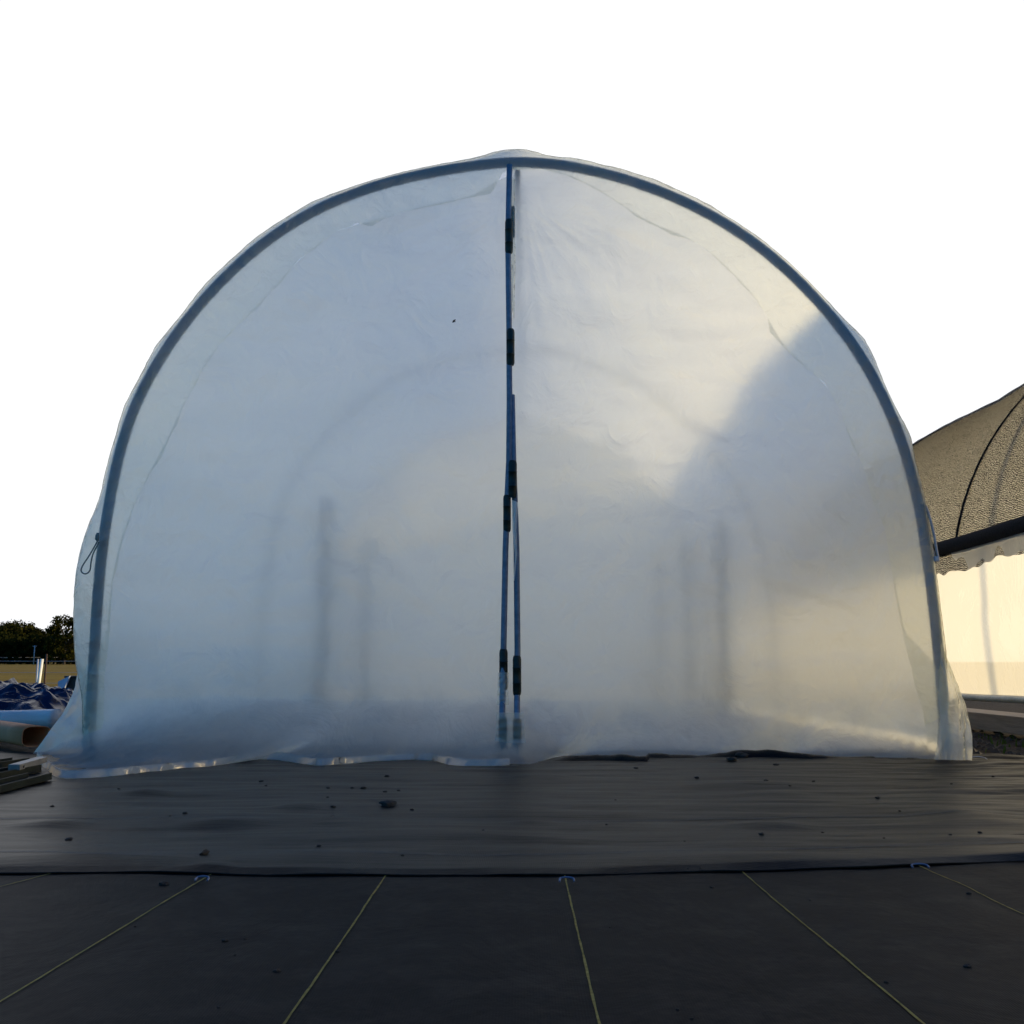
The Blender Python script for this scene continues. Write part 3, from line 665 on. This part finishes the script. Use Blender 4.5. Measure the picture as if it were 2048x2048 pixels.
def up_pt(u, v):
    x = -4.6 + 9.6 * u; y0 = lerp_tab(EDG, x); far = 5.50 if x < 0 else (5.50 - min(1, x / .15) * .27)
    y = y0 + (far - y0) * v; z = up_z(x, y)
    if v < .006: z = .008 + .004 * fbm(x * 3, 9.1)
    elif v < .05: z += .003 + .003 * fbm(x * 1.2, 2.1)
    return Vector((x, y, z))
VV = [0, .004, .010, .02, .035, .06] + [.06 + .94 * k / 210 for k in range(1, 211)]
vs = []; fs = []; nu = 330
for v in VV:
    for i in range(nu + 1): vs.append(up_pt(i / nu, v))
fs = [(j * (nu + 1) + i, j * (nu + 1) + i + 1, (j + 1) * (nu + 1) + i + 1, (j + 1) * (nu + 1) + i) for j in range(len(VV) - 1) for i in range(nu)]
# turned-down thickness at the near edge
n0 = len(vs)
for i in range(nu + 1): p = vs[i]; vs.append(Vector((p.x, p.y + .012, .0035)))
fs += [(i, n0 + i, n0 + i + 1, i + 1) for i in range(nu)]
tag(link('ground_fabric', mesh('ground_fabric', vs, fs), M_fab2), 'wrinkled black woven fabric sheet laid crosswise in front of the film tunnel', 'ground fabric')
fab2 = bpy.data.objects['ground_fabric']
def zz2(x, y): return up_z(x, y)
for y0, amp in ((1640, 3), (1711, 1.5), (1553, 1)):
    pts = []
    for k in range(0, 161):
        px = -80 + k * 14; py = y0 + amp * fbm(px * .004, y0) + (0 if px < 1100 else -(px - 1100) * .012 * (2 if y0 > 1700 else 1))
        g = gnd(px, py, .012); pts.append(Vector((g.x, g.y, zz2(g.x, g.y) + .0016)))
    wv = .0034
    vs = []; 
    for p in pts: vs += [p + Vector((0, -wv, 0)), p + Vector((0, wv, 0))]
    fs = [(2 * i, 2 * i + 2, 2 * i + 3, 2 * i + 1) for i in range(len(pts) - 1)]
    link('marker_thread', mesh('marker_thread', vs, fs), M_wline, fab2)
def lo_z(x, y): return .003 + .004 * (fbm(x * 2.2, y * .8, 3) + .6) * .6 + .003 * fbm(x * 7, y * 3, 9) * (.3 + 1.6 * min(1, max(0, x - .4))) + (.012 * max(0, fbm(x * 2.4 + y * 1.8, y * .5, 12, 3)) * min(1, max(0, x - .5)))
def lo_pt(u, v):
    x = -4.6 + 9.6 * u; y = -2.5 + 5.35 * v; return Vector((x, y, max(.001, lo_z(x, y))))
vs, fs, uv = grid(260, 200, lo_pt)
lofab = tag(link('ground_fabric', mesh('ground_fabric', vs, fs), M_fab1), 'black woven fabric with yellow lines running away from the camera', 'ground fabric')
YL = [((0, 1779), (50, 1758)), ((0, 2012), (403, 1757)), ((572, 2048), (766, 1757)), ((1196, 2048), (1132, 1760)), ((1838, 2048), (1498, 1751)), ((2048, 1834), (1867, 1741))]
for (a, b), (c, d) in YL:
    p = gnd(a, b); q = gnd(c, d + 8); dr = (q - p).normalized(); p = p - dr * 1.3; q = q + dr * .12; n = int((q - p).length / .03)
    vs = []
    for k in range(n + 1):
        r = p.lerp(q, k / n); r.x += .0025 * fbm(r.y * 1.5, a * .01); j = random.uniform(-.0005, .0005); wv = .0017 + random.uniform(-.0005, .0005)
        for s_ in (-1, 1): vs.append(Vector((r.x + s_ * wv + j, r.y, max(.001, lo_z(r.x, r.y)) + .0016)))
    fs = [(2 * i, 2 * i + 1, 2 * i + 3, 2 * i + 2) for i in range(n)]
    link('marker_thread', mesh('marker_thread', vs, fs), M_yline, lofab)
# turned-up far edge of the upper fabric in front of the right panel
def lip(u, v):
    px = 1100 + 620 * u; base = 1519 if px > 1300 else 1525
    g = gnd(px, base + 2 * sin(px * .02), .01)
    hgt = lerp_tab([(1100, .004), (1140, .030), (1240, .040), (1330, .038), (1400, .020), (1440, .028), (1490, .050), (1560, .054), (1620, .036), (1720, .004)], px) + .006 * fbm(px * .03, 3)
    return Vector((g.x, g.y + .02 + .07 * v, .008 + hgt * sin(min(1, v * 1.25) * pi * .55) * .72))
vs, fs, uv = grid(120, 8, lip); link('turned_edge', mesh('turned_edge', vs, fs), M_fab2, fab2)

# staples pinning the seam
M_pin = basic('pin_metal', (.06, .08, .14), (.12, .15, .24), 40, .4, metal=.3)
for (x, y, w_), lab in zip(((403, 1753, .026), (1134, 1755, .030), (1842, 1728, .036)), ('bluish fabric pin at the left end of the fabric seam, beside a yellow line', 'bluish fabric pin near the middle of the fabric seam', 'bluish fabric pin at the right end of the fabric seam')):
    g = gnd(x, y, .02); a = [Vector((g.x - w_ / 2, g.y, .012)), Vector((g.x - w_ / 2 * .9, g.y + .012, .016)), Vector((g.x, g.y + .014, .018)), Vector((g.x + w_ / 2 * .9, g.y + .012, .016)), Vector((g.x + w_ / 2, g.y, .012))]
    tag(link('fabric_pin', mesh('fabric_pin', *tube(resample(catmull(a, 4), 24), .0022, 7)), M_pin), lab, 'pin', 'pins along the fabric seam')
g = gnd(1935, 1520, .01); a = [Vector((g.x + .0, g.y, 0)), Vector((g.x + .01, g.y, .02)), Vector((g.x + .05, g.y, .026)), Vector((g.x + .09, g.y, .018)), Vector((g.x + .095, g.y, 0))]
tag(link('fabric_pin', mesh('fabric_pin', *tube(resample(catmull(a, 4), 20), .0018, 6)), M_tie), 'thin wire pin at the far fabric edge beside the right tunnel corner', 'pin')

# clods and crumbs of soil
M_clod = basic('dry_soil', (.012, .010, .009), (.035, .027, .022), 60, .95, bump=.002)
def clod_mesh(seed, fl=.55):
    bm = bmesh.new(); bmesh.ops.create_icosphere(bm, subdivisions=3, radius=1)
    for v in bm.verts:
        d = 1 + .42 * noise.fractal(v.co * 1.3 + Vector((seed * 7, 0, 0)), 1, 2, 4); v.co *= d; v.co.z *= fl
    me = bpy.data.meshes.new('soil_clod'); bm.to_mesh(me); bm.free(); me.materials.append(M_clod); return me
CL = [clod_mesh(s) for s in range(4)]
def clod(px, py, wpx, lab, group, asp=1.0):
    up = py < 1756; g = gnd(px, py, .014 if up else .004); z = (up_z(g.x, g.y) if up else lo_z(g.x, g.y)); s = abs(gnd(px + wpx, py).x - gnd(px, py).x) * .5
    o = bpy.data.objects.new('soil_clod', random.choice(CL)); COL.objects.link(o); o.location = (g.x, g.y, z + s * .25); o.scale = (s, s * asp, s * .8); o.rotation_euler[2] = random.uniform(0, 6)
    return tag(o, lab, 'soil clod', group)
clod(776, 1614, 30, 'largest brown soil clod on the crosswise fabric sheet, left of centre', None)
clod(409, 1711, 24, 'flat twig-like soil crumb near the left part of the fabric seam', None, .4)
clod(328, 1770, 20, 'soil clod just below the fabric seam, left of the first pin', None)
clod(1484, 1515, 26, 'soil clod on the turned-up fabric edge against the right panel', None)
clod(1464, 1522, 18, 'smaller soil clod beside the one on the turned-up fabric edge', None)
clod(1934, 1934, 16, 'round dark clod near the bottom right of the lower fabric sheet', None)
clod(1552, 1530, 12, 'soil crumb just right of the clods on the turned-up fabric edge', None)
ORD = 'first second third fourth fifth sixth seventh eighth ninth tenth eleventh twelfth thirteenth fourteenth fifteenth sixteenth seventeenth eighteenth nineteenth twentieth'.split()
for k_, t_ in ((20, 'twenty'), (30, 'thirty'), (40, 'forty')):
    if k_ > 20: ORD.append(t_[:-1] + 'ieth')
    ORD += [t_ + '-' + w_ for w_ in 'first second third fourth fifth sixth seventh eighth ninth'.split()]
for n_, (px, py, wd) in enumerate(sorted(((522, 1562, 9), (532, 1573, 6), (656, 1577, 7), (655, 1595, 6), (666, 1617, 10), (664, 1637, 6), (773, 1555, 9), (770, 1585, 9), (726, 1576, 10), (704, 1576, 6), (797, 1580, 7), (370, 1632, 9), (340, 1636, 6), (137, 1676, 14), (638, 1691, 8), (238, 1577, 7), (105, 1613, 7), (805, 1713, 7), (788, 1733, 5), (824, 1622, 7), (966, 1665, 6), (1272, 1540, 9),
                    (1394, 1557, 9), (1532, 1564, 9), (1580, 1574, 6), (1627, 1563, 7), (1755, 1597, 9), (1523, 1668, 11), (1800, 1623, 5), (1901, 1670, 7), (1960, 1664, 8), (1986, 1555, 6), (1903, 1570, 5), (1231, 1600, 5), (1645, 1660, 6), (1369, 1680, 5), (1350, 1742, 6), (1376, 1740, 6), (1400, 1739, 6), (1213, 1650, 6), (1768, 1677, 5)))):
    clod(px, py, wd, 'small dark soil crumb on the crosswise fabric sheet, ' + ORD[n_] + ' from the left', 'crumbs on the crosswise sheet')
for n_, (px, py, wd) in enumerate(sorted(((450, 1882, 12), (554, 1943, 14), (437, 2016, 7), (470, 1910, 6), (675, 1903, 10), (490, 1878, 7), (270, 1855, 5), (1938, 1790, 10), (1773, 1966, 9), (1355, 2022, 8), (1384, 2040, 8), (1220, 1856, 5), (1620, 1800, 5), (1424, 1776, 9), (630, 1957, 6)))):
    clod(px, py, wd, 'small dark soil crumb on the lower fabric sheet, ' + ORD[n_] + ' from the left', 'crumbs on the lower sheet')

# soil clods + weeds beside the right corner
rnd = random.Random(3); vs = []; fs = []
for k in range(420):
    X = rnd.uniform(2.15, 3.2); Y = rnd.uniform(5.3, 9.0); s = rnd.uniform(.008, .035)
    b_ = clodv = [(x * s * rnd.uniform(.7, 1.3) + X, y * s + Y, z * s * .7 + s * .2) for x, y, z in ((1, 0, 0), (0, 1, 0), (-1, 0, 0), (0, -1, 0), (.1, .1, 1), (.6, .6, .4), (-.6, .5, .5))]
    n = len(vs); vs += b_; fs += [(n, n + 5, n + 4), (n + 5, n + 1, n + 4), (n + 1, n + 6, n + 4), (n + 6, n + 2, n + 4), (n + 2, n + 3, n + 4), (n + 3, n, n + 4), (n, n + 1, n + 5), (n + 1, n + 2, n + 6)]
tag(link('loose_soil', mesh('loose_soil', vs, fs), M_clod, smooth=False), 'loose dark soil crumbs between the two tunnels', 'soil', kind='stuff')
def blades(n, xr, yr, h0, h1, seed, wd=.006):
    rnd = random.Random(seed); vs = []; fs = []
    for k in range(n):
        X = rnd.uniform(*xr); Y = rnd.uniform(*yr)
        if fbm(X * 1.3, Y * 1.3, seed) < -.08: continue
        a = rnd.uniform(0, 6.28); h_ = rnd.uniform(h0, h1); le = rnd.uniform(.1, .6) * h_; c = Vector((cos(a), sin(a), 0)); s = Vector((-sin(a), cos(a), 0)) * wd * .5
        p = Vector((X, Y, 0)); q = p + c * le * .35 + Vector((0, 0, h_ * .6)); t = p + c * le + Vector((0, 0, h_)); i = len(vs)
        vs += [p - s, p + s, q + s * .8, q - s * .8, t]; fs += [(i, i + 1, i + 2, i + 3), (i + 3, i + 2, i + 4)]
    return mesh('grass', vs, fs)
tag(link('grass', blades(16000, (-14, -3.6), (10.8, 19), .04, .13, 4, .010), M_blade, smooth=False), 'short yellowed grass at the near edge of the field behind the tarp', 'grass', kind='stuff')
tag(link('weeds', blades(260, (2.3, 3.1), (5.5, 8.5), .01, .05, 9, .012), M_weed, smooth=False), 'sparse green weeds in the soil by the right corner of the film tunnel', 'weeds', kind='stuff')

# ---------------------------------------------------------------- clutter on the left
M_tarp = basic('blue_tarp', (.002, .004, .022), (.004, .009, .045), 5, .22, spec=.22, bump=.003, bscale=14)
def tarp_pt(u, v):
    x = -5.35 + 1.50 * u; y = 8.55 + 1.5 * v
    e = min(1, min(u, 1 - u) * 5) ** .5 * min(1, min(v * 3.5, (1 - v) * 3.5)) ** .6
    prof_ = lerp_tab([(-5.35, .16), (-5.1, .22), (-4.85, .27), (-4.72, .36), (-4.66, .33), (-4.55, .30), (-4.4, .31), (-4.25, .25), (-4.1, .27), (-3.98, .20), (-3.85, .04)], x)
    rid = 1 - abs(noise.noise(Vector((x * 3.4 + y, y * 3.0, 2)))) * 2
    z = prof_ * e * .82 * (.76 + .35 * rid) + .028 * e * (1 - abs(noise.noise(Vector((x * 11, y * 9 - x * 4, 5)))) * 2)
    return Vector((x + .05 * noise.noise(Vector((x * 8, y * 8, 1))), y + .06 * noise.noise(Vector((x * 7, y * 7, 6))), max(.008, z)))
vs, fs, uv = grid(110, 90, tarp_pt)
tag(link('tarp', mesh('tarp', vs, fs), M_tarp, smooth=False), 'crumpled dark blue tarp heaped on the ground at the left edge', 'tarp')
# roll of clear film
def roll_r(t): return 1 - .12 * abs(sin(t * 9)) * (1 if t < .7 else .4) + (.15 * t)
pts = [Vector((-4.6 + 1.42 * k / 40, 7.15 + .02 * sin(k * .4), .075 + .018 * (k / 40) ** 2)) for k in range(41)]
M_wrap2 = basic('pale_blue_film', (.46, .43, .42), (.60, .56, .55), 5, .4, bump=.004, stretch=(.6, 4, 4))
tag(link('film_roll', mesh('film_roll', *tube(pts, .062, 14, taper=roll_r)), M_wrap2), 'pale blue-white roll of plastic film lying between the tarp and the cardboard sleeve', 'film roll')
# cardboard sleeve, open dark end toward the tunnel
M_card = basic('cardboard', (.44, .14, .05), (.58, .19, .07), 5, .75, bump=.001)
def sleeve():
    n = 24; vs = []; fs = []
    def ring(x, sc, inner):
        for i in range(n):
            a = 2 * pi * i / n; c, s = cos(a), sin(a); e = .55
            yy = (abs(c) ** e) * (1 if c > 0 else -1) * .085 * sc; z_ = (abs(s) ** e) * (1 if s > 0 else -1) * .062 * sc
            vs.append(Vector((x, yy, z_)))
    ring(-1.6, 1, 0); ring(-.3, 1, 0); ring(0, 1, 0); ring(0, .93, 1); ring(-1.55, .93, 1)
    for j in range(4):
        for i in range(n): fs.append((j * n + i, j * n + (i + 1) % n, (j + 1) * n + (i + 1) % n, (j + 1) * n + i))
    R_ = Matrix.Rotation(radians(-48), 3, 'Z') ; e = gnd(79, 1512, .0); o_ = Vector((-2.545, 5.48, .088))
    fs.append(tuple(3 * n + i for i in range(n)) if 0 else tuple(4 * n + i for i in range(n)))
    return [R_ @ (v * .86) + o_ for v in vs], fs
tag(link('cardboard_sleeve', mesh('cardboard_sleeve', *sleeve()), M_card), 'brown cardboard sleeve with a dark open end beside the left corner of the film tunnel', 'cardboard')
# stacked dark green rails and a pale aluminium channel
M_green = basic('dark_green_rail', (.003, .006, .005), (.007, .012, .010), 10, .6, spec=.2)
M_alu = basic('aluminium', (.12, .125, .125), (.19, .195, .195), 12, .5, metal=.3)
def rail_geo(x1, y1, x0, y0, w_, h_, z0):
    a = Vector((x0, y0, z0)); b = Vector((x1, y1, z0)); d = b - a; R_ = Matrix.Rotation(atan2(d.y, d.x), 3, 'Z'); c = (a + b) / 2
    V1, F1 = box((0, 0, .006), (d.length, w_, .008), None, .001); V2, F2 = box((0, -w_ / 2 + .004, h_ / 2 + .003), (d.length, .006, h_), None, .001); V3, F3 = box((0, w_ / 2 - .004, h_ / 2 + .003), (d.length, .006, h_), None, .001)
    V, Fc = join((V1, F1), (V2, F2), (V3, F3)); return [R_ @ v + c for v in V], Fc
RL = []
for (pa, pb, w_, h_, z0) in (((78, 1560), (-160, 1622), .10, .025, .015), ((62, 1545), (-160, 1590), .09, .03, .015), ((40, 1530), (-160, 1562), .09, .03, .015)):
    ga, gb = gnd(*pa, z0), gnd(*pb, z0); RL.append((ga.x, ga.y, gb.x, gb.y, w_, h_, z0))
for (x1, y1, x0, y0, w_, h_, z0), lab in zip(RL, ('dark green steel rail, nearest of the rails lying at the left edge', 'dark green steel rail lying in the middle of the stack at the left edge', 'dark green steel rail lying closest to the cardboard sleeve')):
    vs, fs = rail_geo(x1, y1, x0, y0, w_, h_, z0); tag(link('steel_rail', mesh('steel_rail', vs, fs), M_green, smooth=False), lab, 'rail', 'steel rails at the left edge')
a = gnd(30, 1538, .07); b = gnd(100, 1517, .07)
a = gnd(28, 1535, .055); b = gnd(84, 1519, .055); d = b - a
V1, F1 = box((0, 0, 0), (d.length, .045, .024), None, .003); V2, F2 = tube([(-d.length * .38, -.026, 0), (-d.length * .38, -.02, 0)], .006, 8)
R_ = Matrix.Rotation(atan2(d.y, d.x), 3, 'Z'); c = (a + b) / 2
ch = tag(link('channel_bar', mesh('channel_bar', [R_ @ v + c for v in V1], F1), M_alu, smooth=False), 'short pale aluminium channel bar lying on the dark green rails', 'channel bar')
link('screw_hole', mesh('screw_hole', [R_ @ v + c for v in V2], F2), M_dark, ch)

# white pipe leaning, dark fence post, wires, far pole
M_white = basic('white_paint', (.70, .68, .60), (.80, .78, .72), 10, .5)
Yp = 13.2
a = at(80, 1392, Yp); b = at(84, 1318, Yp); a = at(77, 1420, Yp); a.z = 0; a.x = at(76, 1390, Yp).x - .02
tag(link('white_pipe', mesh('white_pipe', *tube([a, b], .022, 12)), M_white), 'white pipe standing slightly tilted behind the blue tarp', 'pipe')
a = at(71, 1390, Yp + .3); b = at(76, 1318, Yp + .3); a.z = 0
tag(link('grey_stake', mesh('grey_stake', *tube([a, b], .011, 8)), M_tie), 'thin grey stake just left of the white pipe', 'stake')
fe = empty('wire_fence', (-5.8, 13.8, 0), 'low wire fence on dark stakes between the tarp and the straw-coloured field', 'fence')
for Xp in (at(91, 1330, 13.8).x, at(91, 1330, 13.8).x - 3.2, at(91, 1330, 13.8).x - 6.4, at(91, 1330, 13.8).x + 2.2):
    top = at(91, 1308, 13.8).z; V, Fc = tube([(Xp, 13.8, -.1), (Xp + .006, 13.8, top)], .014, 8)
    link('fence_post', mesh('fence_post', V, Fc), basic('rusty_steel', (.03, .012, .006), (.06, .025, .012), 20, .8) if 'rusty_steel' not in bpy.data.materials else bpy.data.materials['rusty_steel'], fe)
for z in (.52, .37, .23):
    link('fence_wire', mesh('fence_wire', *tube([(-15, 13.8, z), (-6.2, 13.8, z - .01), (-3.6, 13.8, z)], .0022, 5)), M_tie, fe)
q = at(68, 1316, 150); V, Fc = join(tube([(q.x, 150, terrain(.5, .28).z), (q.x, 150, at(68, 1291, 150).z)], .07, 8), tube([(q.x - .3, 150, at(68, 1292.5, 150).z), (q.x + .3, 150, at(68, 1292.5, 150).z)], .04, 6))
tag(link('utility_pole', mesh('utility_pole', V, Fc), M_tie), 'thin pale pole standing far off at the edge of the field before the trees', 'pole')
rl = empty('field_rail', (at(60, 1317, 165).x, 165, 0), 'long pale rail fence far off along the foot of the tree line', 'fence')
zr = at(60, 1316, 165).z; zg = terrain(.5, 465 / 1600).z
link('rail', mesh('rail', *tube([(-110, 165, zr), (-60, 165, zr + .1)], .07, 6)), M_tie, rl)
for k in range(14):
    X = -108 + k * 3.6; link('post', mesh('post', *tube([(X, 165, zg - .2), (X, 165, zr + .15)], .06, 6)), M_bark, rl)

# open plastic bin with a black box for its shaded opening, white boards
M_bin = basic('bin_plastic', (.25, .28, .36), (.36, .40, .50), 8, .5)
Yb = 12.6; ctr = at(150, 1372, Yb)
M_blk = basic('opening_shade_black', (.006, .006, .009), (.014, .014, .02), 10, .6)
cx_ = at(153, 1380, Yb).x; R_ = Matrix.Rotation(-.12, 3, 'Z')
V, Fc = join(box((cx_, Yb + .12, .165), (.30, .22, .29), R_ @ Matrix.Identity(3), .012))
V = [Vector((cx_, Yb + .12, 0)) + R_ @ (Vector(v) - (R_ @ Vector((0, 0, 0))) - Vector((cx_, Yb + .12, 0))) for v in box((cx_, Yb + .12, .165), (.30, .22, .29), None, .012)[0]]
ct = tag(link('shaded_opening_box', mesh('shaded_opening_box', V, Fc), M_blk, smooth=False), 'black box standing for the shaded bin opening, half hidden behind the left edge of the film tunnel', 'bin opening')
link('shaded_opening_rim', mesh('shaded_opening_rim', *box((cx_, Yb + .12, .318), (.325, .245, .022), None, .006)), M_blk, ct)
c4 = [at(120, 1363, Yb), at(143, 1352, Yb + .01), at(126, 1393, Yb - .05), at(120, 1397, Yb - .08)]
c4 = [Vector((p.x - .012, p.y - .03, max(p.z, .01))) for p in c4]; th = Vector((.01, .022, .004))
V = c4 + [p + th for p in c4]; Fc = [(0, 3, 2, 1), (4, 5, 6, 7), (0, 1, 5, 4), (1, 2, 6, 5), (2, 3, 7, 6), (3, 0, 4, 7)]
tag(link('bin_side_panel', mesh('bin_side_panel', V, Fc), M_bin, smooth=False), 'grey-blue plastic panel for the side of the bin, leaning against its black opening box behind the tarp', 'panel')
for k, (y_, lab) in enumerate(((1410, 'white batten lying behind the other batten, left of the film tunnel'), (1417, 'white batten lying nearest the film tunnel, beside the tarp'))):
    g0 = gnd(108, y_ + 4 - k, .04); g1 = gnd(170, y_ - 4 - k, .04); d = g1 - g0
    vs, fs = box((0, 0, 0), (d.length, .05, .035), None, .003); R_ = Matrix.Rotation(atan2(d.y, d.x), 3, 'Z'); c = (g0 + g1) / 2
    tag(link('batten', mesh('batten', [R_ @ v + c for v in vs], fs), M_white, smooth=False), lab, 'batten', 'white battens by the tarp')
